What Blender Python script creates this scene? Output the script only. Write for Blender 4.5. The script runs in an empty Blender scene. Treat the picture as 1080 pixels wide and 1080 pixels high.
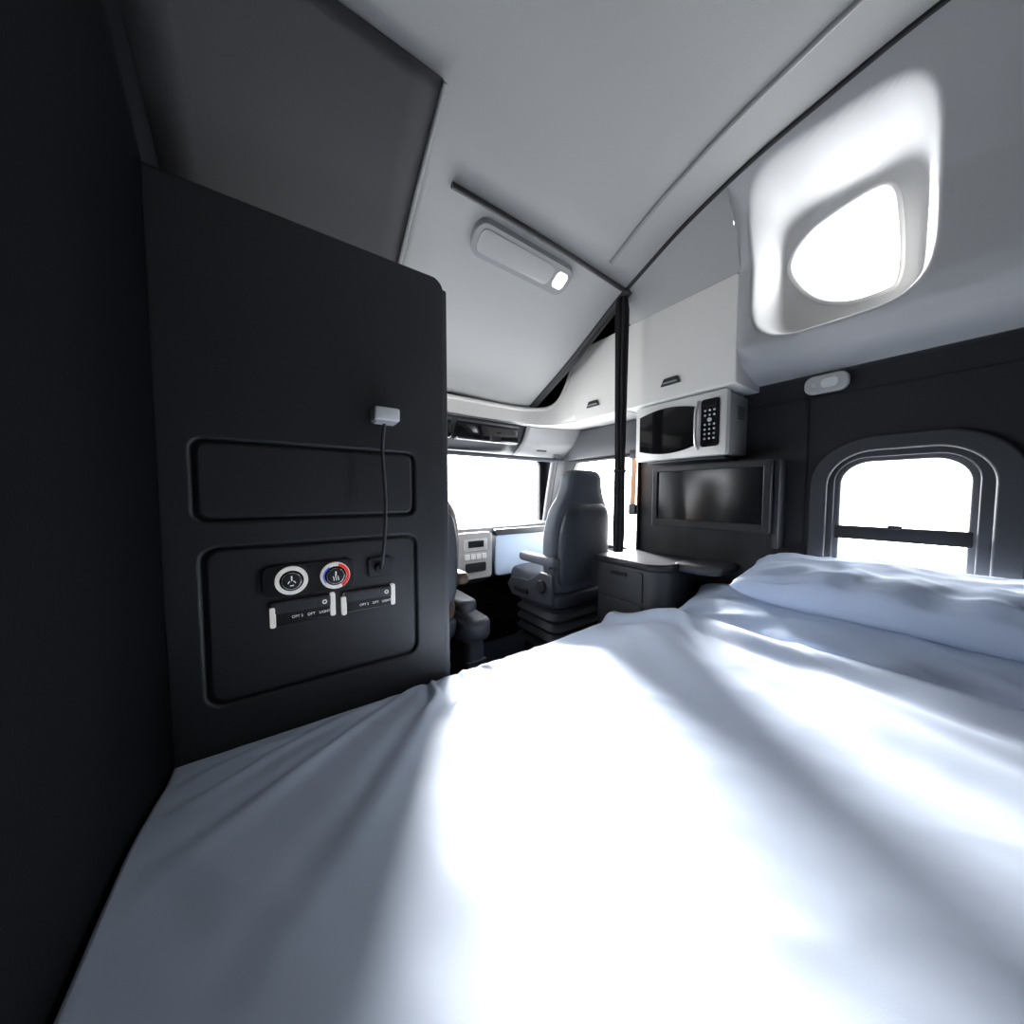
import bpy, bmesh, math, random
from mathutils import Vector, Matrix, noise
random.seed(3)
scn = bpy.context.scene
try:
    scn.view_settings.view_transform = 'Standard'
    scn.view_settings.look = 'None'
except Exception as e:
    print(e)

# ------------------------------------------------------------------ materials
def M(name, col, rough=.5, metal=0., bump=0., scale=60., var=0., coat=0., sheen=0., spec=.5):
    m = bpy.data.materials.new(name); m.use_nodes = True
    nt = m.node_tree; b = nt.nodes['Principled BSDF']
    b.inputs['Base Color'].default_value = (*col, 1)
    b.inputs['Roughness'].default_value = rough
    b.inputs['Metallic'].default_value = metal
    b.inputs['Specular IOR Level'].default_value = spec
    if coat: b.inputs['Coat Weight'].default_value = coat
    if sheen: b.inputs['Sheen Weight'].default_value = sheen
    if bump or var:
        tc = nt.nodes.new('ShaderNodeTexCoord')
        n = nt.nodes.new('ShaderNodeTexNoise'); n.inputs['Scale'].default_value = scale
        n.inputs['Detail'].default_value = 4
        nt.links.new(tc.outputs['Object'], n.inputs['Vector'])
        if bump:
            bp = nt.nodes.new('ShaderNodeBump'); bp.inputs['Strength'].default_value = bump
            bp.inputs['Distance'].default_value = .002
            nt.links.new(n.outputs['Fac'], bp.inputs['Height'])
            nt.links.new(bp.outputs['Normal'], b.inputs['Normal'])
        if var:
            r = nt.nodes.new('ShaderNodeValToRGB')
            r.color_ramp.elements[0].position = .3; r.color_ramp.elements[1].position = .7
            r.color_ramp.elements[0].color = (*[c*(1-var) for c in col], 1)
            r.color_ramp.elements[1].color = (*[min(1, c*(1+var)) for c in col], 1)
            nt.links.new(n.outputs['Fac'], r.inputs['Fac'])
            nt.links.new(r.outputs['Color'], b.inputs['Base Color'])
    return m

def emis(name, col, s):
    m = bpy.data.materials.new(name); m.use_nodes = True
    b = m.node_tree.nodes['Principled BSDF']
    b.inputs['Base Color'].default_value = (*col, 1)
    b.inputs['Emission Color'].default_value = (*col, 1)
    b.inputs['Emission Strength'].default_value = s
    return m

def glassm(name):
    m = bpy.data.materials.new(name); m.use_nodes = True
    nt = m.node_tree; nt.nodes.clear()
    o = nt.nodes.new('ShaderNodeOutputMaterial'); mx = nt.nodes.new('ShaderNodeMixShader')
    t = nt.nodes.new('ShaderNodeBsdfTransparent'); g = nt.nodes.new('ShaderNodeBsdfGlossy')
    g.inputs['Roughness'].default_value = .02; mx.inputs[0].default_value = .04
    nt.links.new(t.outputs[0], mx.inputs[1]); nt.links.new(g.outputs[0], mx.inputs[2])
    nt.links.new(mx.outputs[0], o.inputs[0])
    return m

m_dark = M('dark_grey_plastic', (.034,.0355,.038), .45, bump=.25, scale=220, var=.06, spec=.45)
m_dwall = M('sleeper_wall_charcoal', (.026,.0275,.030), .42, bump=.25, scale=220, var=.06, spec=.4)
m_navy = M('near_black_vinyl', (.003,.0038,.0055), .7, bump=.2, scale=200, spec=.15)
m_dark2 = M('charcoal_plastic', (.020,.022,.026), .36, bump=.2, scale=220)
m_frame = M('window_frame_grey', (.11,.11,.115), .45, bump=.1, scale=180)
m_surr = M('window_surround_grey', (.050,.052,.058), .42, bump=.15, scale=200)
m_ceil = M('headliner_fabric', (.36,.36,.35), .85, bump=.3, scale=300, var=.02)
m_ceilshade = M('headliner_dark', (.05,.05,.052), .85, bump=.3, scale=300)  # darker copy of the headliner, shade put into its colour
m_cab = M('cabinet_white', (.74,.72,.68), .42, bump=.05, scale=120)
m_bulge = M('side_liner_grey', (.43,.43,.43), .6, bump=.12, scale=200)
m_trimw = M('trim_light_grey', (.58,.58,.57), .5, bump=.1, scale=150)
m_lampb = M('lamp_bezel_grey', (.26,.26,.26), .4, bump=.05, scale=150)
m_black = M('black_rubber', (.008,.008,.009), .5)
m_curt = M('curtain_fabric', (.013,.013,.015), .8, bump=.5, scale=200)
m_gloss = M('gloss_black', (.006,.006,.007), .08, coat=.5)
m_silver = M('brushed_silver', (.78,.77,.75), .32, metal=.6)
m_steel = M('microwave_side_steel', (.34,.34,.34), .4, metal=.4)
m_chrome = M('chrome', (.9,.9,.9), .12, metal=1.)
m_white = M('white_plastic', (.85,.85,.84), .35)
m_duvet = M('duvet_cotton', (.56,.64,.79), .6, bump=.08, scale=500, sheen=.15)
m_pill = M('pillow_cotton', (.53,.62,.79), .6, bump=.08, scale=500, sheen=.15)
m_matt = M('mattress_fabric', (.5,.55,.62), .8, bump=.3, scale=200)
m_floor = M('rubber_floor', (.030,.036,.060), .45, bump=.5, scale=90, var=.15)
m_seat = M('seat_fabric', (.065,.074,.092), .75, bump=.5, scale=320, var=.12)
m_seatp = M('seat_plastic', (.045,.05,.062), .45, bump=.15, scale=150)
m_dresser = M('storage_cabinet_grey', (.070,.073,.080), .42, bump=.15, scale=200)
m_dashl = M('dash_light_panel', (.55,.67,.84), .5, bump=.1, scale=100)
m_glint = M('leather_tan', (.55,.24,.09), .5)  # orange of a sunlit glint, put into the colour
m_brown = M('seat_leather_brown', (.10,.06,.035), .5, bump=.4, scale=60)
m_tv = M('tv_screen', (.008,.009,.011), .16)
m_glass = glassm('window_glass')
m_red = emis('dial_red', (.8,.03,.02), .45)
m_blue = emis('dial_blue', (.06,.14,.8), .35)
m_text = emis('label_white', (.8,.8,.8), .45)
m_dial = emis('dial_ring_white', (.85,.84,.80), .35)  # white plastic given a faint glow so it looks whiter
m_lamp = emis('lamp_diffuser', (1,.97,.92), 1.2)

# ------------------------------------------------------------------ helpers
def group(name, loc=(0,0,0)):
    e = bpy.data.objects.new(name, None); e.empty_display_size = .1
    scn.collection.objects.link(e); return e

def finish(name, me, mat, parent=None, ang=35):
    o = bpy.data.objects.new(name, me); scn.collection.objects.link(o)
    me.materials.clear(); me.materials.append(mat)
    for p in me.polygons: p.use_smooth = True; p.material_index = 0
    try: me.set_sharp_from_angle(angle=math.radians(ang))
    except Exception: pass
    if parent: o.parent = parent
    return o

def box(name, x, y, z, mat, parent=None, bev=.006, seg=3):
    me = bpy.data.meshes.new(name); bm = bmesh.new()
    bmesh.ops.create_cube(bm, size=1)
    for v in bm.verts:
        v.co = Vector(((x[0]+x[1])/2+v.co.x*(x[1]-x[0]), (y[0]+y[1])/2+v.co.y*(y[1]-y[0]), (z[0]+z[1])/2+v.co.z*(z[1]-z[0])))
    if bev:
        bmesh.ops.bevel(bm, geom=bm.edges[:], offset=bev, segments=seg, profile=.5, affect='EDGES')
    bm.to_mesh(me); bm.free()
    return finish(name, me, mat, parent)

def rrect(x0, x1, y0, y1, r, n=8):
    rs = r if isinstance(r, (tuple, list)) else (r,)*4   # bl, br, tr, tl
    pts = []
    for (cx, cy, a0, q) in ((x0,y0,180,rs[0]), (x1,y0,270,rs[1]), (x1,y1,0,rs[2]), (x0,y1,90,rs[3])):
        sx = 1 if cx == x0 else -1; sy = 1 if cy == y0 else -1
        ox, oy = cx+sx*q, cy+sy*q
        if q <= 0: pts.append((cx, cy)); continue
        for i in range(n+1):
            a = math.radians(a0+90*i/n); pts.append((ox+q*math.cos(a), oy+q*math.sin(a)))
    return pts

def frameX(x): return Matrix(((0,0,1,x),(1,0,0,0),(0,1,0,0),(0,0,0,1)))   # local(x,y,z)->(Y,Z,X)
def frameY(y): return Matrix(((1,0,0,0),(0,0,-1,y),(0,1,0,0),(0,0,0,1)))  # local(x,y,z)->(X,Z,-Y)
def frameZ(z): return Matrix.Translation((0,0,z))

def plate(name, outer, holes, thick, mat, Mx, parent=None, bev=.003, ang=35):
    cu = bpy.data.curves.new(name+'_c', 'CURVE'); cu.dimensions = '2D'; cu.fill_mode = 'BOTH'
    for loop in [outer]+list(holes):
        s = cu.splines.new('POLY'); s.points.add(len(loop)-1); s.use_cyclic_u = True
        for p, q in zip(s.points, loop): p.co = (q[0], q[1], 0, 1)
    cu.extrude = max(thick/2-bev, .0005); cu.bevel_depth = bev; cu.bevel_resolution = 3
    t = bpy.data.objects.new('tmp', cu); scn.collection.objects.link(t)
    dg = bpy.context.evaluated_depsgraph_get(); dg.update()
    me = bpy.data.meshes.new_from_object(t.evaluated_get(dg))
    bpy.data.objects.remove(t); bpy.data.curves.remove(cu)
    me.transform(Mx); me.name = name
    return finish(name, me, mat, parent, ang)

def tube(name, pts, r, mat, parent=None, cyc=False, smooth=True, res=6):
    cu = bpy.data.curves.new(name+'_c', 'CURVE'); cu.dimensions = '3D'
    s = cu.splines.new('NURBS' if smooth else 'POLY'); s.points.add(len(pts)-1)
    for p, q in zip(s.points, pts): p.co = (*q, 1)
    s.use_cyclic_u = cyc
    if smooth: s.order_u = 4; s.use_endpoint_u = not cyc; s.resolution_u = 8
    cu.bevel_depth = r; cu.bevel_resolution = res; cu.use_fill_caps = True
    t = bpy.data.objects.new('tmp', cu); scn.collection.objects.link(t)
    dg = bpy.context.evaluated_depsgraph_get(); dg.update()
    me = bpy.data.meshes.new_from_object(t.evaluated_get(dg))
    bpy.data.objects.remove(t); bpy.data.curves.remove(cu); me.name = name
    return finish(name, me, mat, parent, 50)

def text(name, body, size, mat, Mx, parent):
    cu = bpy.data.curves.new(name+'_t', 'FONT'); cu.body = body; cu.size = size
    cu.align_x = 'CENTER'; cu.align_y = 'CENTER'; cu.extrude = .0004
    t = bpy.data.objects.new('tmp', cu); scn.collection.objects.link(t)
    dg = bpy.context.evaluated_depsgraph_get(); dg.update()
    me = bpy.data.meshes.new_from_object(t.evaluated_get(dg))
    bpy.data.objects.remove(t); bpy.data.curves.remove(cu)
    me.transform(Mx); me.name = name
    return finish(name, me, mat, parent)

def circ(cx, cy, r, n=40): return [(cx+r*math.cos(2*math.pi*i/n), cy+r*math.sin(2*math.pi*i/n)) for i in range(n)]

def grid(name, fn, nu, nv, mat, parent=None, skip=None, thick=0, ang=60, off=1):
    me = bpy.data.meshes.new(name)
    vs = [fn(i/nu, j/nv) for i in range(nu+1) for j in range(nv+1)]
    fs = []
    for i in range(nu):
        for j in range(nv):
            a = i*(nv+1)+j
            if skip:
                c = sum((Vector(vs[k]) for k in (a, a+1, a+nv+2, a+nv+1)), Vector())/4
                if skip(c): continue
            fs.append((a, a+nv+1, a+nv+2, a+1))
    me.from_pydata(vs, [], fs)
    o = finish(name, me, mat, parent, ang)
    if thick:
        md = o.modifiers.new('solid', 'SOLIDIFY'); md.thickness = thick; md.offset = off
    return o

def catmull(p, k):
    out = []
    n = len(p)
    for i in range(n-1):
        p0 = p[max(i-1,0)]; p1 = p[i]; p2 = p[i+1]; p3 = p[min(i+2,n-1)]
        for j in range(k):
            t = j/k
            out.append(tuple(.5*(2*b+(c-a)*t+(2*a-5*b+4*c-d)*t*t+(-a+3*b-3*c+d)*t**3) for a,b,c,d in zip(p0,p1,p2,p3)))
    out.append(tuple(p[-1])); return out

def loft(name, secs, mat, parent=None, n=36, k=4, ang=60):
    S = catmull(secs, k) if k > 1 else secs
    me = bpy.data.meshes.new(name); vs = []; fs = []
    for (cx, cy, z, a, b, e) in S:
        for i in range(n):
            t = 2*math.pi*i/n; c, s = math.cos(t), math.sin(t)
            vs.append((cx+a*math.copysign(abs(c)**(2/e), c), cy+b*math.copysign(abs(s)**(2/e), s), z))
    for r in range(len(S)-1):
        for i in range(n):
            j = (i+1) % n; fs.append((r*n+i, r*n+j, (r+1)*n+j, (r+1)*n+i))
    fs.append(tuple(range(n-1, -1, -1))); fs.append(tuple((len(S)-1)*n+i for i in range(n)))
    me.from_pydata(vs, [], fs)
    return finish(name, me, mat, parent, ang)

def ss(x):
    x = max(0., min(1., x)); return x*x*(3-2*x)
def interp(x, xs, ys):
    if x <= xs[0]: return ys[0]
    for i in range(len(xs)-1):
        if x <= xs[i+1]: return ys[i]+(ys[i+1]-ys[i])*(x-xs[i])/(xs[i+1]-xs[i])
    return ys[-1]
def _zc(y): return interp(y, [-.6,.2,.6,.9,1.25,1.63,2.04,2.2], [2.66,2.64,2.585,2.50,2.34,2.115,1.915,1.84])
def zc(y): return sum(_zc(y+d*.03) for d in range(-3,4))/7

XL, XR, YB, YF = -.28, 2.10, -.50, 2.45

# ------------------------------------------------------------------ shell
box('floor', (XL-.04, XR+.04), (YB-.04, YF+.05), (-.05, 0), m_floor, bev=0)
win1 = rrect(.005, .405, .80, 1.375, (.05,.05,.13,.13), 10)
sidew = [(1.42,.80),(2.30,.80),(2.16,1.28),(2.04,1.485),(1.42,1.485)]
plate('wall_right', [(YB-.04,0),(YF+.04,0),(YF+.04,1.79),(YB-.04,1.79)], [win1, sidew], .04, m_dwall, frameX(XR+.022), bev=.002)
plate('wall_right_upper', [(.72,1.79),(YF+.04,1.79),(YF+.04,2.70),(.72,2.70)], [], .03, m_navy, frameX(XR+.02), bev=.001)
sidewl = [(1.5,.80),(2.30,.80),(2.16,1.28),(2.04,1.485),(1.5,1.485)]
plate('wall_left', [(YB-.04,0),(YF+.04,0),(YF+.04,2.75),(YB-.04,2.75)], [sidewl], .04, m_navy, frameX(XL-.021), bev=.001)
box('wall_rear', (XL-.04, XR+.04), (YB-.04, YB), (0, 2.75), m_dwall, bev=0)
ws = rrect(-.16, 2.03, .86, 1.53, .07)
plate('wall_windshield', [(XL-.04,0),(XR+.04,0),(XR+.04,2.75),(XL-.04,2.75)], [ws], .04, m_dwall, frameY(YF+.02), bev=.002)

def crown(x): return .03*(1-((x-.67)/.95)**2)
def rim(x, y, dz=0): return (x, y, zc(y)+crown(x)+dz)
grid('ceiling', lambda u, v: rim(XL+(1.62-XL)*u, YB+(2.13-YB)*v), 30, 60, m_ceil)
grid('trim_1', lambda u, v: (XL+(.44-XL)*u, 1.00+(2.1-1.00)*v, rim(XL+(.44-XL)*u, 1.00+(2.1-1.00)*v)[2]-.015), 8, 30, m_ceilshade, thick=.01)  # thin dark sheet added where the ceiling lies in shadow
tube('trim_13', [rim(.445, 1.0+.05*k, -.018) for k in range(21)], .007, m_lampb)
tube('trim_2', [(1.625, y*.05-.5, zc(y*.05-.5)-.004) for y in range(0, 53)], .010, m_black)
tube('trim_3', [(1.64, 1.20+y*.04, zc(1.20+y*.04)+.0) for y in range(0, 24)], .030, m_black)
tube('trim_4', [(1.42, y*.05-.4, rim(1.42, y*.05-.4)[2]-.004) for y in range(0, 32)], .010, m_lampb)

grid('trim_5', lambda u, v: (1.80-.18*v, .70+.60*u, 2.25+(zc(.70+.60*u)-2.25)*(v**.85)), 14, 6, m_ceil)
plate('roof_shell', [(XL-.05,YB-.05),(XR+.04,YB-.05),(XR+.04,YF+.04),(XL-.05,YF+.04)], [], .02, m_navy, frameZ(2.76), bev=.001)  # unseen cover added above the ceiling to keep light from leaking in
grid('roof_shell_lip', lambda u, v: (1.655, .70+1.78*u, zc(.70+1.78*u)+(2.75-zc(.70+1.78*u))*v), 20, 2, m_navy)  # unseen upright plate added to close the light leak along the ceiling edge

# upper right wall with niche + upper side window
poly = [(.585,2.29),(.51,2.13),(.40,2.045),(.28,2.030),(.232,2.07),(.236,2.28),(.27,2.45),(.39,2.46),(.53,2.41)]
def smoothpoly(p, k=8):
    q = [p[-1]]+p+[p[0],p[1]]
    out = []
    for i in range(1, len(p)+1):
        a,b,c,d = q[i-1],q[i],q[i+1],q[i+2]
        for j in range(k):
            t=j/k
            out.append(tuple(.5*(2*b[m]+(c[m]-a[m])*t+(2*a[m]-5*b[m]+4*c[m]-d[m])*t*t+(-a[m]+3*b[m]-3*c[m]+d[m])*t**3) for m in range(2)))
    return out
sp = smoothpoly(poly)
def inside(y, z, P):
    r = False; n = len(P)
    for i in range(n):
        a, b = P[i], P[(i+1)%n]
        if (a[1] > z) != (b[1] > z) and y < (b[0]-a[0])*(z-a[1])/(b[1]-a[1])+a[0]: r = not r
    return r
def upx(y, z):
    top = zc(y)
    x = interp(z, [1.775,1.79,1.83,1.89,1.96,2.10,2.25,2.45,top], [2.10,2.04,1.94,1.88,1.85,1.825,1.80,1.725,1.62])
    k = ss((y-.48)/.22)
    xa = interp(z, [1.775,1.79,1.83,1.89,1.96,2.10,2.25,2.45,top], [2.10,1.95,1.85,1.80,1.80,1.80,1.80,1.725,1.62])
    x = x*(1-k)+xa*k
    m = 1-abs((y-.392)/.255)**5-abs((z-2.235)/.318)**5
    m = ss(m/.5)
    return x*(1-m)+2.045*m
def sxavg(y, z):
    s=0
    for a in (-.010,0,.010):
        for b in (-.010,0,.010): s += upx(y+a, max(1.775,min(z+b, zc(y))))
    return s/9
def ufn(u, v):
    y = .708+(YB-.708)*u
    z = 1.775+(zc(y)-1.775)*v
    x = sxavg(y, z) if 0 < v < 1 else upx(y, z)
    return (x, y, z)
grid('wall_right_bulge', ufn, 160, 120, m_bulge, skip=lambda c: inside(c.y, c.z, sp), ang=80)
w2 = group('window_2')
tube('frame', [(sxavg(y, z)+.002, y, z) for y, z in sp], .010, m_trimw, w2, cyc=True)
plate('pane', sp, [], .003, m_glass, frameX(2.065), w2, bev=.0005)

# ------------------------------------------------------------------ sleeper window
w1 = group('window_1')
plate('surround', rrect(-.085, .475, .74, 1.445, (.08,.08,.20,.20), 12), [rrect(-.030, .430, .78, 1.398, (.06,.06,.155,.155), 12)], .022, m_surr, frameX(XR-.008), w1, bev=.008)
plate('inner_frame', rrect(-.03, .43, .785, 1.395, (.06,.06,.155,.155), 12), [rrect(.005, .405, .82, 1.368, (.03,.03,.11,.11), 12)], .02, m_surr, frameX(XR+.010), w1, bev=.005)
plate('glazing_frame', rrect(.0, .41, .81, 1.372, (.03,.03,.11,.11), 12), [rrect(.024, .386, .83, 1.350, (.03,.03,.10,.10), 12)], .02, m_frame, frameX(XR+.022), w1, bev=.006)
plate('mullion', rrect(.02, .392, 1.003, 1.057, .004), [], .02, m_black, frameX(XR+.02), w1, bev=.003)
box('latch', (XR-.005, XR+.015), (.19,.23), (1.055,1.07), m_black, w1, bev=.003)
plate('pane', rrect(.005,.405,.80,1.37,.05), [], .003, m_glass, frameX(XR+.036), w1, bev=.0005)
w4 = group('window_4'); plate('pane', sidew, [], .003, m_glass, frameX(XR+.03), w4, bev=.0005)
tube('seal', [(XR-.004, a, b) for a, b in sidew], .016, m_black, w4, cyc=True, smooth=False)
w5 = group('window_5'); plate('pane', sidewl, [], .003, m_glass, frameX(XL-.03), w5, bev=.0005)
tube('seal', [(XL+.004, a, b) for a, b in sidewl], .016, m_black, w5, cyc=True, smooth=False)
w3 = group('window_3'); plate('pane', ws, [], .003, m_glass, frameY(YF+.03), w3, bev=.0005)
tube('seal', [(a, YF-.004, b) for a, b in ws], .012, m_black, w3, cyc=True, smooth=False)
tube('trim_6', [(2.05, 2.40, .84), (2.04, 2.36, 1.1), (2.02, 2.26, 1.38), (2.0, 2.2, 1.56)], .032, m_frame)

box('trim_7', (XR-.006, XR+.002), (YB,.74), (1.660,1.666), m_black, bev=.001)
box('trim_8', (XR-.004, XR+.002), (.50,.506), (.5,1.66), m_black, bev=.001)

# ------------------------------------------------------------------ partition wall
YP = 1.28
pt = group('wall_front')
ptout = rrect(XL+.004, .545, .0, 2.055, (0,0,.04,0), 8)
up = (-.215,.425,1.12,1.362); lo = (-.205,.427,.565,1.045)
plate('panel', ptout, [rrect(up[0]-.008,up[1]+.008,up[2]-.008,up[3]+.008,.040), rrect(lo[0]-.008,lo[1]+.008,lo[2]-.008,lo[3]+.008,.050)], .05, m_dark, frameY(YP+.025), pt, bev=.009)
box('backing', (XL+.004, .54), (YP+.016, YP+.05), (.02, 2.0), m_dark2, pt, bev=.002)
plate('upper_inset', rrect(up[0]+.018,up[1]-.018,up[2]+.018,up[3]-.018,.022), [], .02, m_dark, frameY(YP+.014), pt, bev=.009)
plate('lower_inset', rrect(lo[0]+.018,lo[1]-.018,lo[2]+.018,lo[3]-.018,.032), [], .02, m_dark, frameY(YP+.014), pt, bev=.009)
plate('edge_trim', rrect(.550,.562,.02,2.02,.004), [], .09, m_surr, frameY(YP+.045), pt, bev=.004)

# climate controls
cc = group('climate_control_panel')
plate('face_plate', rrect(-.062,.197,.876,.972,.024), [], .012, m_black, frameY(YP-.001), cc, bev=.003)
for i, (cx, cz) in enumerate(((.013,.924),(.138,.923))):
    plate(f'dial_ring_{i}', circ(cx,cz,.043), [circ(cx,cz,.035)], .022, m_dial, frameY(YP-.012), cc, bev=.002)
    plate(f'dial_core_{i}', circ(cx,cz,.032), [], .022, m_gloss, frameY(YP-.010), cc, bev=.003)
    plate(f'dial_rim_{i}', circ(cx,cz,.026), [circ(cx,cz,.0235)], .03, m_chrome, frameY(YP-.013), cc, bev=.001)
    plate(f'dial_knob_{i}', circ(cx,cz,.021), [], .03, m_dark2, frameY(YP-.016), cc, bev=.004)
    box(f'pointer_{i}', (cx-.002,cx+.002), (YP-.034,YP-.030), (cz+.002,cz+.017), m_text, cc, bev=.0005)
    if i == 0:
        for k in range(3):
            tube(f'fan_icon_{k}', [(cx+.010*math.cos(a), YP-.0325, cz-.006+.008*math.sin(a)) for a in (k*2.09, k*2.09+.5, k*2.09+1.1)], .0016, m_text, cc)
    else:
        for k in range(3):
            tube(f'heat_icon_{k}', [(cx-.007+k*.007+.002*math.sin(j*1.6), YP-.0325, cz-.014+.005*j) for j in range(4)], .0012, m_text, cc)
def arc(cx, cz, r0, r1, a0, a1, n=18):
    o = [(cx+r1*math.cos(math.radians(a0+(a1-a0)*i/n)), cz+r1*math.sin(math.radians(a0+(a1-a0)*i/n))) for i in range(n+1)]
    return o+[(cx+r0*math.cos(math.radians(a1-(a1-a0)*i/n)), cz+r0*math.sin(math.radians(a1-(a1-a0)*i/n))) for i in range(n+1)]
plate('arc_red', arc(.138,.923,.034,.0425,-60,75), [], .004, m_red, frameY(YP-.025), cc, bev=.0005)
plate('arc_blue', arc(.138,.923,.034,.0370,120,215), [], .004, m_blue, frameY(YP-.025), cc, bev=.0005)
for gi, (x0, x1) in enumerate(((-.040,.128), (.163,.330))):
    labs = ['','OPT 2','OPT','LIGHT']
    sw = group('switch_panel')
    plate('bezel', rrect(x0-.004,x1+.004,.783,.856,.006), [], .012, m_gloss, frameY(YP-.003), sw, bev=.002)
    w = (x1-x0-.012)/4
    plate('end_cap_l', rrect(x0-.006,x0+.006,.779,.840,.004), [], .018, m_dial, frameY(YP-.005), sw, bev=.002)
    plate('end_cap_r', rrect(x1-.006,x1+.006,.785,.860,.004), [], .018, m_dial, frameY(YP-.005), sw, bev=.002)
    for k in range(4):
        a = x0+.007+k*w
        plate(f'rocker_up_{k}', rrect(a,a+w-.002,.822,.852,.002), [], .010, m_surr, frameY(YP-.009), sw, bev=.002)
        plate(f'rocker_lo_{k}', rrect(a,a+w-.002,.787,.819,.002), [], .008, m_black, frameY(YP-.008), sw, bev=.002)
        if labs[k]:
            text(f'label_{k}', labs[k], .0115, m_text, frameY(YP-.0125) @ Matrix.Translation((a+w/2,.803,0)), sw)
    plate('icon', circ(x1-.024,.837,.007,16), [circ(x1-.024,.837,.0045,16)], .002, m_text, frameY(YP-.0145), sw, bev=.0003)

# reading lamp gooseneck
rl = group('reading_lamp')
plate('base', rrect(.248,.325,.900,.966,.008), [], .012, m_dark2, frameY(YP-.004), rl, bev=.003)
plate('socket', circ(.283,.930,.014,24), [], .03, m_black, frameY(YP-.018), rl, bev=.003)
tube('neck', [(.283,YP-.03,.93),(.284,YP-.055,.95),(.290,YP-.06,1.02),(.300,YP-.055,1.12),(.300,YP-.05,1.25),(.290,YP-.045,1.36),(.300,YP-.045,1.43),(.305,YP-.045,1.47)], .006, m_surr, rl)
box('head', (.262,.348), (YP-.085,YP-.015), (1.458,1.505), m_white, rl, bev=.008)
box('diffuser', (.270,.340), (YP-.078,YP-.022), (1.453,1.460), m_trimw, rl, bev=.002)

# ------------------------------------------------------------------ overhead cabinets
def cabinet(y0, y1, hy):
    g = group('overhead_cabinet')
    box('carcass', (1.815, XR-.002), (y0, y1), (1.742, 2.245), m_trimw, g, bev=.004)
    plate('door', rrect(y0+.003, y1-.003, 1.745, 2.247, .010), [], .02, m_cab, frameX(1.809), g, bev=.004)
    plate('handle', [(hy-.052,1.818),(hy+.052,1.818),(hy+.036,1.852),(hy-.036,1.852)], [], .012, m_dark2, frameX(1.794), g, bev=.003)
    plate('handle_lip', [(hy-.040,1.826),(hy+.040,1.826),(hy+.036,1.832),(hy-.036,1.832)], [], .006, m_steel, frameX(1.787), g, bev=.001)
    return g
cabinet(.708, 1.335, 1.03)
cabinet(1.345, 1.765, 1.59)
path = catmull([(XL+.002,2.10),(.4,2.10),(1.0,2.10),(1.45,2.095),(1.64,2.04),(1.755,1.93),(1.797,1.80),(1.80,1.766)], 8)
n = len(path)
def topz(x, y):
    t = max(0, (2.03-y)/.265) if x > 1.5 else 0
    return 1.868+.38*min(1,t)**2.6
def rfn(u, v):
    i = min(n-1, int(round(u*(n-1)))); x, y = path[i][:2]
    zt = topz(x, y); zb = 1.757-.013*ss((x-1.5)/.3)
    return (x, y, zb+(zt-zb)*v)
grid('trim_9', rfn, n-1, 8, m_cab, thick=.03, off=-1)
tube('trim_10', [(x, y+.005, topz(x, y)) for x, y in [p[:2] for p in path]], .016, m_cab)
def sof(u, v):
    i = min(n-1, int(round(u*(n-1)))); x, y = path[i][:2]
    tx, ty = (x, 2.16) if x < 1.6 else (XR, max(y, 1.77)+.0)
    return (x+(tx-x)*v, y+(ty-y)*v, 1.757-.013*ss((x-1.5)/.3))
grid('trim_11', sof, n-1, 3, m_trimw, thick=.008)
oc = group('overhead_console')
def ocf(u, v):
    x = XL+.004+(1.62-XL)*u
    y = interp(v, [0,.25,.5,.75,1], [2.14,2.17,2.22,2.31,2.42]); z = interp(v, [0,.25,.5,.75,1], [1.757,1.70,1.62,1.55,1.515])
    return (x, y, z)
grid('body', ocf, 12, 16, m_dark2, oc, thick=.02)
def ocf2(u, v):
    x = 1.63+(XR-.01-1.63)*u
    y = interp(v, [0,.25,.5,.75,1], [2.12,2.15,2.20,2.30,2.42])-.18*u*u; z = interp(v, [0,.25,.5,.75,1], [1.757,1.70,1.62,1.55,1.505])
    return (x, y, z)
grid('corner_bin', ocf2, 12, 16, m_lampb, oc, thick=.02)
box('corner_bin_pull', (1.74,1.83), (2.12,2.15), (1.56,1.572), m_black, oc, bev=.004)
for k, (a, b) in enumerate(((.25,.98),(1.02,1.56))):
    box(f'bin_{k}', (a,b), (2.145,2.24), (1.600,1.725), m_gloss, oc, bev=.015)
    box(f'bin_lip_{k}', (a,b), (2.13,2.16), (1.732,1.744), m_surr, oc, bev=.004)
tube('header_rail', [(XL+.02,2.36,1.52),(.6,2.33,1.52),(1.3,2.33,1.52),(1.8,2.28,1.515),(2.05,2.15,1.50)], .018, m_seatp, oc)
box('trim_12', (XR-.03, XR-.001), (1.36,2.22), (1.50,1.74), m_surr, bev=.012)

# ------------------------------------------------------------------ curtain rail & curtain
tube('curtain_rail', [(.56,1.205,rim(.56,1.205)[2]-.014)]+[(x,1.205,rim(x,1.205)[2]-.014) for x in (.8,1.0,1.2,1.4,1.6)], .011, m_black)
pc = group('privacy_curtain')
def curt(u, v):
    a = u*2*math.pi
    r = 1+.26*math.sin(a*8+.8*math.sin(v*6))
    w = interp(v, [0,.04,.3,.6,.93,1], [.028,.036,.032,.028,.032,.026])
    return (1.632+w*r*math.cos(a), 1.235+.8*w*r*math.sin(a), 2.325+(.86-2.325)*v)
grid('folds', curt, 160, 50, m_curt, pc, ang=80)
tube('tie_band', [(1.632+.040*math.cos(a*.5236), 1.235+.034*math.sin(a*.5236), 1.34) for a in range(12)], .006, m_black, pc, cyc=True)

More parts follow.
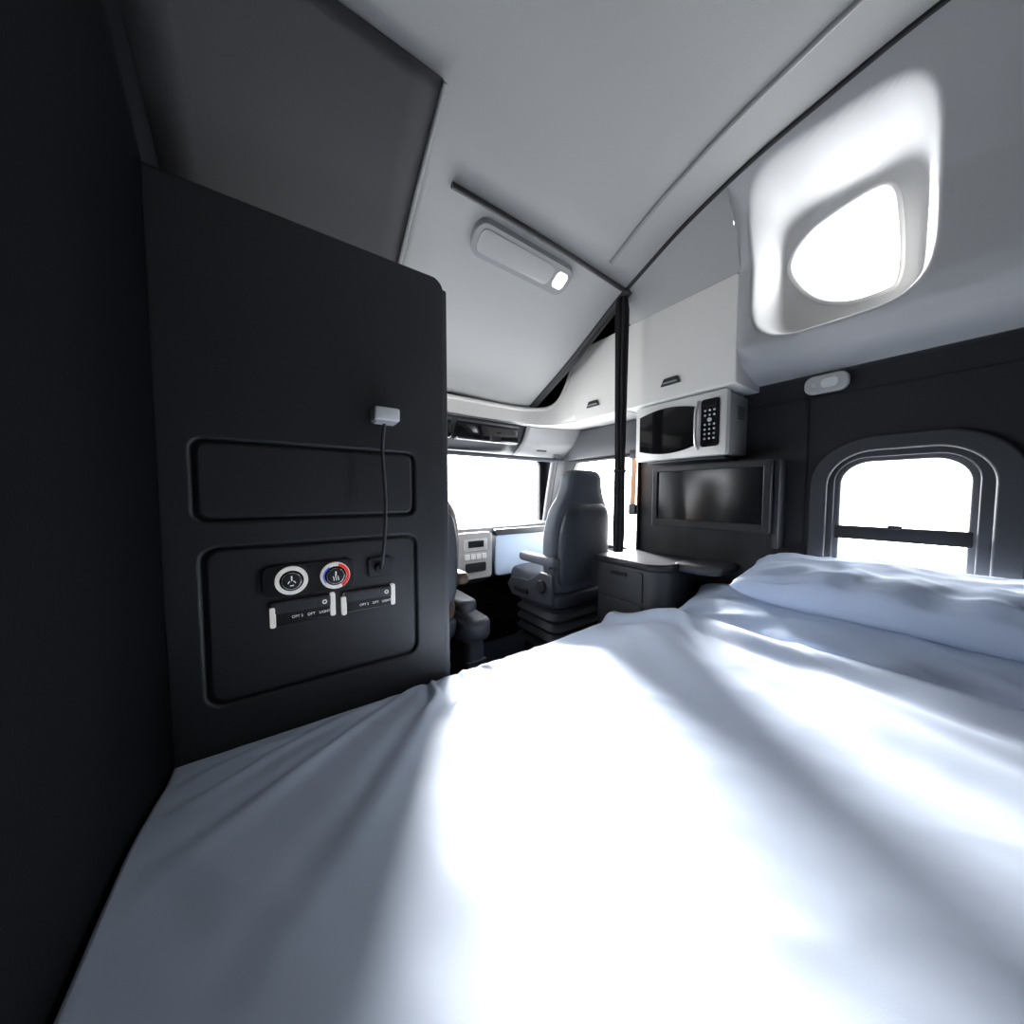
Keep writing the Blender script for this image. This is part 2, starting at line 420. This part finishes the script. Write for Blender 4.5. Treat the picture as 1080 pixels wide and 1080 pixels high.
sb = group('seat_belt')  # added strap, its orange standing in for a sunlit glint
plate('webbing', [(1.425,1.12),(1.465,1.12),(1.455,1.50),(1.415,1.50)], [], .003, m_glint, frameX(2.062), sb, bev=.0005)
plate('buckle', rrect(1.42,1.47,1.06,1.13,.01), [], .02, m_black, frameX(2.062), sb, bev=.004)
box('anchor', (2.055,2.075), (1.41,1.475), (1.46,1.52), m_black, sb, bev=.005)

# ------------------------------------------------------------------ ceiling lamp
cl = group('ceiling_lamp')
def lampfn(dx0, dx1, dy0, dy1, dz0, r, nm, mt, th):
    pts = rrect(dx0, dx1, dy0, dy1, r, 8)
    me = bpy.data.meshes.new(nm); bm = bmesh.new()
    rings = []
    cx, cy = (dx0+dx1)/2, (dy0+dy1)/2
    for (sh, dz) in ((0,0),(0,-th*.6),(.006,-th)):
        ring = []
        for x, y in pts:
            L = math.hypot(x-cx, y-cy); x2 = x-(x-cx)/L*sh; y2 = y-(y-cy)/L*sh
            ring.append(bm.verts.new((x2, y2, rim(x, y)[2]+dz0+dz)))
        rings.append(ring)
    for a, b in zip(rings, rings[1:]):
        for i in range(len(a)):
            j = (i+1)%len(a); bm.faces.new((a[i], a[j], b[j], b[i]))
    bm.faces.new(rings[-1][::-1])
    bmesh.ops.recalc_face_normals(bm, faces=bm.faces[:])
    bm.to_mesh(me); bm.free(); return finish(nm, me, mt, cl)
lampfn(.70,1.27,1.245,1.365,0,.05,'bezel',m_lampb,.022)
lampfn(.73,1.15,1.262,1.345,-.022,.03,'recess',m_ceil,.004)
lampfn(1.17,1.24,1.268,1.335,-.022,.02,'diffuser',m_lamp,.006)

# ------------------------------------------------------------------ side light
wl = group('sleeper_light')
plate('housing', rrect(.373,.510,1.682,1.750,.026,10), [], .03, m_trimw, frameX(XR-.016), wl, bev=.008)
plate('lens', rrect(.40,.455,1.697,1.735,.015,10), [], .012, m_white, frameX(XR-.033), wl, bev=.003)
plate('switch', circ(.480,1.714,.009,20), [], .012, m_silver, frameX(XR-.033), wl, bev=.002)

# ------------------------------------------------------------------ microwave
mw = group('microwave')
mx0, my0, my1, mz0, mz1 = 1.84, .757, 1.257, 1.412, 1.725
box('body', (mx0+.012, XR-.003), (my0, my1), (mz0, mz1), m_steel, mw, bev=.008)
for k in range(6):
    box(f'side_vent_{k}', (1.97,2.05), (my0-.002,my0+.004), (1.60+.012*k,1.605+.012*k), m_black, mw, bev=.001)
plate('front', rrect(my0-.004,my1+.004,mz0-.003,mz1+.003,.012), [], .030, m_silver, frameX(mx0+.004), mw, bev=.006)
ny = 24; dy0, dy1 = my0+.150, my1-.022
top_ = [(dy0+(dy1-dy0)*i/ny, mz1-.070+.042*math.sin(math.pi*(.12+.76*i/ny))) for i in range(ny+1)]
bot_ = [(dy1-(dy1-dy0)*i/ny, mz0+.070-.042*math.sin(math.pi*(.12+.76*i/ny))) for i in range(ny+1)]
plate('door_glass', top_+bot_, [], .010, m_gloss, frameX(mx0-.012), mw, bev=.003)
tube('door_handle', [(mx0-.012,my0+.135,mz0+.03),(mx0-.03,my0+.138,mz0+.06),(mx0-.032,my0+.138,(mz0+mz1)/2),(mx0-.03,my0+.138,mz1-.06),(mx0-.012,my0+.135,mz1-.03)], .008, m_silver, mw)
plate('control_strip', rrect(my0+.030,my0+.115,mz0+.042,mz1-.030,.012), [], .010, m_gloss, frameX(mx0-.012), mw, bev=.003)
plate('display', rrect(my0+.040,my0+.105,mz1-.068,mz1-.042,.003), [], .004, m_tv, frameX(mx0-.018), mw, bev=.001)
for r_ in range(7):
    for c_ in range(3):
        if r_ == 2 and c_ != 1: continue
        plate(f'button_{r_}_{c_}', circ(my0+.050+c_*.0225, mz1-.088-r_*.024, .0042 if r_ != 2 else .010, 14), [], .003, m_trimw, frameX(mx0-.019), mw, bev=.001)
box('mount_bracket', (1.90, XR-.003), (my0+.03, my1-.03), (mz0-.02, mz0), m_dark2, mw, bev=.004)
box('upper_mount', (1.90, XR-.003), (my0+.03, my1-.03), (mz1, 1.740), m_dark2, mw, bev=.004)

# ------------------------------------------------------------------ television
tv = group('television')
tx = 1.985
plate('bezel', rrect(.607,1.232,1.008,1.372,.008), [rrect(.632,1.207,1.045,1.347,.003)], .030, m_dark2, frameX(tx), tv, bev=.004)
plate('screen', rrect(.628,1.211,1.040,1.351,.002), [], .012, m_tv, frameX(tx+.004), tv, bev=.001)
box('back', (tx+.013, tx+.045), (.66,1.18), (1.05,1.33), m_black, tv, bev=.01)
box('mount_plate', (tx+.045, XR-.001), (.80,1.04), (1.10,1.28), m_black, tv, bev=.004)
box('side_bracket', (tx+.02, XR-.001), (.578,.602), (.93,1.375), m_surr, tv, bev=.006)
box('arm', (tx+.02, XR-.02), (.60,.68), (1.16,1.22), m_dark2, tv, bev=.004)

# ------------------------------------------------------------------ storage cabinet
dr = group('storage_cabinet')
plate('body', rrect(1.71,XR-.006,1.0,1.46,(.10,.01,.01,.03),10), [], .76, m_dresser, frameZ(.38), dr, bev=.004)
plate('top', rrect(1.695,XR-.006,.992,1.475,(.11,.012,.012,.04),10), [], .045, m_dark2, frameZ(.783), dr, bev=.014)
plate('drawer_upper', rrect(1.12,1.43,.56,.74,.012), [], .014, m_dresser, frameX(1.702), dr, bev=.004)
plate('drawer_lower', rrect(1.12,1.43,.12,.54,.012), [], .014, m_dresser, frameX(1.702), dr, bev=.004)
plate('drawer_pull', rrect(1.22,1.33,.705,.722,.006), [], .016, m_black, frameX(1.693), dr, bev=.003)
plate('top_shelf', rrect(1.86,XR-.006,.80,1.0,(.09,.01,.01,.01),10), [], .05, m_dresser, frameZ(.785), dr, bev=.018)

# ------------------------------------------------------------------ bed
bed = group('bed')
YE = 1.262
bp_ = [(XL+.03,YB+.02),(2.07,YB+.02),(2.07,.975),(1.66,.975),(1.66,YE-.03),(XL+.03,YE-.03)]
plate('platform', bp_, [], .20, m_dark2, frameZ(.102), bed, bev=.004)
plate('mattress', bp_, [], .19, m_matt, frameZ(.30), bed, bev=.02)
CR = (  # ax, ay, bx, by, width, amp
    (.55,1.24,-.05,.55,.030,.010),(.75,1.25,.25,.35,.040,.006),(.42,1.24,-.20,.85,.022,.016),(.27,1.24,-.22,1.02,.018,.018),
    (.12,1.24,-.24,1.12,.014,.014),(.62,1.24,.45,.92,.020,.018),(.50,1.25,.36,1.02,.015,.018),(.70,1.25,.74,.98,.022,.014),
    (.82,1.25,.60,1.00,.018,.012),(1.00,1.25,.90,.95,.030,.010),
    (1.52,1.18,1.05,.10,.050,.008),(1.60,1.05,1.28,-.40,.045,.009),(1.60,.70,1.42,-.45,.030,.008),
    (1.60,.9,1.36,.35,.025,.008),(1.62,.45,1.52,-.1,.018,.007))
def folds(x, y):
    h = .008*noise.noise(Vector((x*1.7+.3*y, y*1.1, .3))*1.3)
    for (ax, ay, bx, by, w, amp) in CR:
        dx, dy = bx-ax, by-ay; L2 = dx*dx+dy*dy; L = math.sqrt(L2)
        t = ((x-ax)*dx+(y-ay)*dy)/L2
        if -.2 < t < 1.2:
            tt = max(0,min(1,t))
            d = ((x-ax)*dy-(y-ay)*dx)/L + .022*math.sin(tt*5+ax*9)
            fade = ss((t+.15)/.3)*ss((1.2-t)/.6)
            ww = w*(.6+.9*tt)
            h += amp*fade*(math.exp(-(d/ww)**2)-.6*math.exp(-((d-ww*1.7)/ww)**2))
    q = Vector((x*5+y*2.5, y*3.0-x*2, 1.7))
    h += .0028*(1-abs(noise.noise(q))*2)
    h += .0012*noise.noise(q*3.1)
    return h
def duv(u, v):
    x = XL+.010+(1.64-XL-.010)*u
    if v < .86:
        t = v/.86; y = YB+.015+(YE-.05-YB)*t; drop = 0
    else:
        t = (v-.86)/.14
        y = YE-.035+.045*math.sin(min(1,t*1.6)*math.pi/2); drop = .045*(1-math.cos(min(1,t*1.6)*math.pi/2))+max(0,t-.4)/.6*.22
    base = .500+.072*ss((x-.95)/.65)*(1-.85*ss((y-.80)/.40))-.055*ss((y-.88)/.36)
    base += .046*ss((x-1.52)/.07)          # padded turned-over edge
    hem = ss((1.643-x)/.022)
    z = base+folds(x, y)*(1 if drop < .05 else .5)*(1-.35*ss((y-1.0)/.2))-drop
    z = z*hem+(z-.11)*(1-hem)
    return (x+.012*math.sin(y*9)*ss((x-1.3)/.3), y+(.008*math.sin(x*22)+.006*math.sin(x*47) if drop > .05 else 0), z)
o = grid('duvet', duv, 300, 240, m_duvet, bed, ang=180)
md = o.modifiers.new('solid', 'SOLIDIFY'); md.thickness = .012; md.offset = -1

def pillow(name, c, sx, sy, th, mat, parent, tilt=0, seed=0, p=3.2, wr=1.):
    N = 90; vs = []; fs = []
    for side in (1,-1):
        for i in range(N+1):
            for j in range(N+1):
                u = -1+2*i/N; v = -1+2*j/N
                h = max(0,(1-abs(u)**p)*(1-abs(v)**p))**.42
                x = sx*u*(1-.06*(1-v*v)); y = sy*v*(1-.06*(1-u*u))
                q = Vector((x*5+seed, y*3.2, seed))
                w = .014*noise.noise(q)+.010*(1-2*abs(noise.noise(q*1.8+Vector((0,0,3)))))+.004*noise.noise(q*6)
                for cu_, cv_ in ((1,1),(1,-1),(-1,1),(-1,-1)):
                    d = math.hypot(u-cu_, v-cv_); an = math.atan2(v-cv_, u-cu_)
                    w += .009*math.exp(-(d/.7)**2)*math.sin(an*14+seed)
                w += .008*math.sin(v*16+3*u+seed)*math.exp(-((u+.8)/.35)**2)
                z = side*th/2*h+(wr*w*min(1,h*1.6) if side > 0 else 0)
                vs.append((x, y, z))
    K = (N+1)**2
    for s in (0,1):
        for i in range(N):
            for j in range(N):
                a = s*K+i*(N+1)+j
                f = (a, a+N+1, a+N+2, a+1)
                fs.append(f if s == 0 else f[::-1])
    me = bpy.data.meshes.new(name); me.from_pydata(vs, [], fs)
    me.transform(Matrix.Translation(c) @ Matrix.Rotation(tilt, 4, 'Y'))
    bm = bmesh.new(); bm.from_mesh(me); bmesh.ops.remove_doubles(bm, verts=bm.verts[:], dist=.0006); bm.to_mesh(me); bm.free()
    return finish(name, me, mat, parent, 180)
pg = group('pillow'); pillow('cushion', (1.855,.275,.575), .220, .69, .26, m_pill, pg, tilt=-.30, seed=1.3)
pg2 = group('pillow'); pillow('cushion', (1.915,.17,.795), .160, .52, .22, m_pill, pg2, tilt=-.20, seed=4.1, wr=1.3)

# ------------------------------------------------------------------ truck seats
def seat(sx, sy, mt):
    g = group('truck_seat'); cx = sx+.26; cy = sy+.26
    box('riser', (sx+.10,sx+.42), (sy+.08,sy+.46), (0,.14), m_seatp, g, bev=.01)
    secs = []
    for k in range(9):
        z = .14+.037*k; big = k % 2 == 0
        secs.append((cx, cy+.01, z, .235 if big else .205, .235 if big else .205, 7))
    loft('suspension_bellows', secs, m_seatp, g, k=3)
    loft('seat_pan', [(cx,cy+.02,.43,.20,.21,6),(cx,cy+.02,.45,.255,.255,6),(cx,cy+.02,.52,.265,.27,6),(cx,cy+.02,.545,.255,.26,6)], m_seatp, g)
    loft('cushion', [(cx,cy+.03,.535,.245,.245,5),(cx,cy+.03,.56,.265,.27,5),(cx,cy+.03,.62,.265,.275,5),(cx,cy+.03,.655,.245,.25,4.5),(cx,cy+.03,.665,.17,.18,3)], mt, g)
    loft('backrest', [(cx,sy+.10,.58,.20,.055,4),(cx,sy+.095,.62,.235,.075,4),(cx,sy+.09,.75,.255,.085,4),(cx,sy+.075,.95,.262,.085,4),(cx,sy+.055,1.10,.235,.08,4),
        (cx,sy+.045,1.18,.190,.075,3.6),(cx,sy+.04,1.25,.165,.075,3.4),(cx,sy+.035,1.32,.155,.07,3.2),(cx,sy+.035,1.355,.125,.055,3),(cx,sy+.035,1.365,.06,.03,2.5)], mt, g, n=48)
    loft('back_shell', [(cx,sy+.035,.60,.19,.03,4),(cx,sy+.015,.70,.225,.035,4),(cx,sy-.0,.92,.23,.035,4),(cx,sy-.018,1.08,.20,.03,4),(cx,sy-.01,1.14,.15,.02,3.5)], m_seatp, g)
    for s_, xx in (('l', sx-.035), ('r', sx+.485)):
        box(f'armrest_{s_}', (xx,xx+.07), (sy-.02,sy+.36), (.735,.80), mt, g, bev=.026, seg=5)
        tube(f'arm_hinge_{s_}', [(xx+.01,sy+.06,.75),(xx+.06,sy+.06,.75)], .03, m_seatp, g, smooth=False)
    plate('side_cover', [(sy+.02,.50),(sy+.12,.49),(sy+.44,.47),(sy+.50,.53),(sy+.46,.585),(sy+.25,.60),(sy+.12,.68),(sy+.02,.68)], [], .03, m_seatp, frameX(sx-.012), g, bev=.01)
    plate('recline_knob', circ(sy+.10,.60,.038,28), [], .03, m_dark2, frameX(sx-.035), g, bev=.006)
    plate('lever', rrect(sy+.25,sy+.40,.515,.54,.01), [], .02, m_black, frameX(sx-.035), g, bev=.005)
    return g
seat(1.40, 1.53, m_seat)
seat(.225, 1.52, m_brown)
co = group('center_console')
plate('body', rrect(.79,.90,1.56,1.84,.04), [], .36, m_seatp, frameZ(.22), co, bev=.006)
plate('lid', rrect(.79,.905,1.55,1.85,.045), [], .12, m_seatp, frameZ(.46), co, bev=.035)
plate('armrest', rrect(.79,.85,1.60,1.86,.028), [], .07, m_seatp, frameZ(.585), co, bev=.025)
box('foot', (.80,.89), (1.58,1.82), (0,.04), m_black, co, bev=.004)
for k in range(5):
    box(f'rib_{k}', (.788,.908), (1.552,1.848), (.07+.05*k,.090+.05*k), m_seatp, co, bev=.006)

# ------------------------------------------------------------------ dashboard
da = group('dashboard')
P_ = catmull([(2.42,.95),(2.30,.965),(2.20,.955),(2.15,.92),(2.135,.85),(2.15,.70),(2.20,.56),(2.30,.50),(2.42,.48)], 4)
def dprof(u, v):
    x = XL+.01+(XR-.02-XL)*u
    i = min(len(P_)-1, int(round(v*(len(P_)-1)))); y, z = P_[i]
    bulge = .05*math.exp(-((x-1.12)/.17)**4)
    return (x, y-bulge*(1 if z < .93 else .4), z)
grid('body', dprof, 80, 32, m_seatp, da, ang=80)
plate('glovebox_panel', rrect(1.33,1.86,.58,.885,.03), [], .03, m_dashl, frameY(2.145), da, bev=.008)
plate('panel_top_trim', rrect(1.32,1.88,.895,.93,.012), [], .04, m_dark2, frameY(2.135), da, bev=.006)
plate('centre_stack', rrect(.99,1.25,.60,.92,.02), [], .03, m_bulge, frameY(2.085), da, bev=.008)
plate('radio', rrect(1.03,1.21,.80,.88,.005), [], .02, m_silver, frameY(2.072), da, bev=.003)
plate('radio_screen', rrect(1.06,1.18,.825,.87,.003), [], .006, m_tv, frameY(2.060), da, bev=.001)
for k in range(4):
    plate(f'vent_button_{k}', rrect(1.035+k*.045,1.07+k*.045,.74,.775,.004), [], .012, m_white, frameY(2.066), da, bev=.002)
plate('vent', rrect(1.04,1.20,.65,.71,.01), [], .012, m_black, frameY(2.066), da, bev=.002)
box('underbody', (XL+.01, XR-.01), (2.26,2.44), (0,.5), m_navy, da, bev=.01)
st = group('steering_wheel')
c = Vector((.42,2.02,.93)); R = Matrix.Rotation(math.radians(62), 4, 'X')
tube('rim', [tuple(c+R@Vector((.2*math.cos(a*math.pi/8), .2*math.sin(a*math.pi/8), 0))) for a in range(16)], .015, m_black, st, cyc=True)
for a in (0, 120, 240):
    d = Vector((math.cos(math.radians(a-90)), math.sin(math.radians(a-90)), 0))
    tube(f'spoke_{a}', [tuple(c), tuple(c+R@(d*.2))], .012, m_dark2, st, smooth=False)
tube('column', [tuple(c), tuple(c+R@Vector((0,0,-.17)))], .035, m_dark2, st, smooth=False)
dt = group('door_1')
plate('panel', [(1.52,.06),(2.10,.06),(2.12,.76),(1.52,.78)], [], .03, m_seatp, frameX(XR-.018), dt, bev=.008)
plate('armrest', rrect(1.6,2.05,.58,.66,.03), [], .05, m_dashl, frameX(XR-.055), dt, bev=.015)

# ------------------------------------------------------------------ light
w = bpy.data.worlds.new('World'); scn.world = w; w.use_nodes = True
bg = w.node_tree.nodes['Background']; bg.inputs[0].default_value = (.92,.955,1.0,1); bg.inputs[1].default_value = 13.5
def portal(name, loc, d, sx, sy):
    l = bpy.data.lights.new(name, 'AREA'); l.shape = 'RECTANGLE'; l.size = sx; l.size_y = sy
    l.cycles.is_portal = True
    o = bpy.data.objects.new(name, l); scn.collection.objects.link(o); o.location = loc
    o.rotation_euler = Vector(d).to_track_quat('-Z', 'Y').to_euler()
portal('portal_windshield', (.93,YF+.06,1.2), (0,-1,0), 2.3, .75)
portal('portal_side', (XR+.06,1.86,1.15), (-1,0,0), 1.0, .8)
portal('portal_side_left', (XL-.06,1.9,1.15), (1,0,0), 1.0, .8)
portal('portal_sleeper', (XR+.06,.2,1.09), (-1,0,0), .7, .7)
portal('portal_upper', (XR+.06,.41,2.24), (-1,0,0), .6, .6)
s = bpy.data.lights.new('sun', 'SUN'); s.energy = 48; s.angle = math.radians(15); s.color = (1,.985,.96)
so = bpy.data.objects.new('sun', s); scn.collection.objects.link(so)
so.rotation_euler = Vector((-.46,-1,-.47)).to_track_quat('-Z', 'Y').to_euler()

# ------------------------------------------------------------------ camera
cd = bpy.data.cameras.new('camera'); cd.sensor_width = 36; cd.lens = 36*346/1080; cd.clip_start = .02
cam = bpy.data.objects.new('camera', cd); scn.collection.objects.link(cam)
cam.location = (0,0,1.2); cam.rotation_euler = (math.radians(87), 0, math.radians(-34.8))
scn.camera = cam
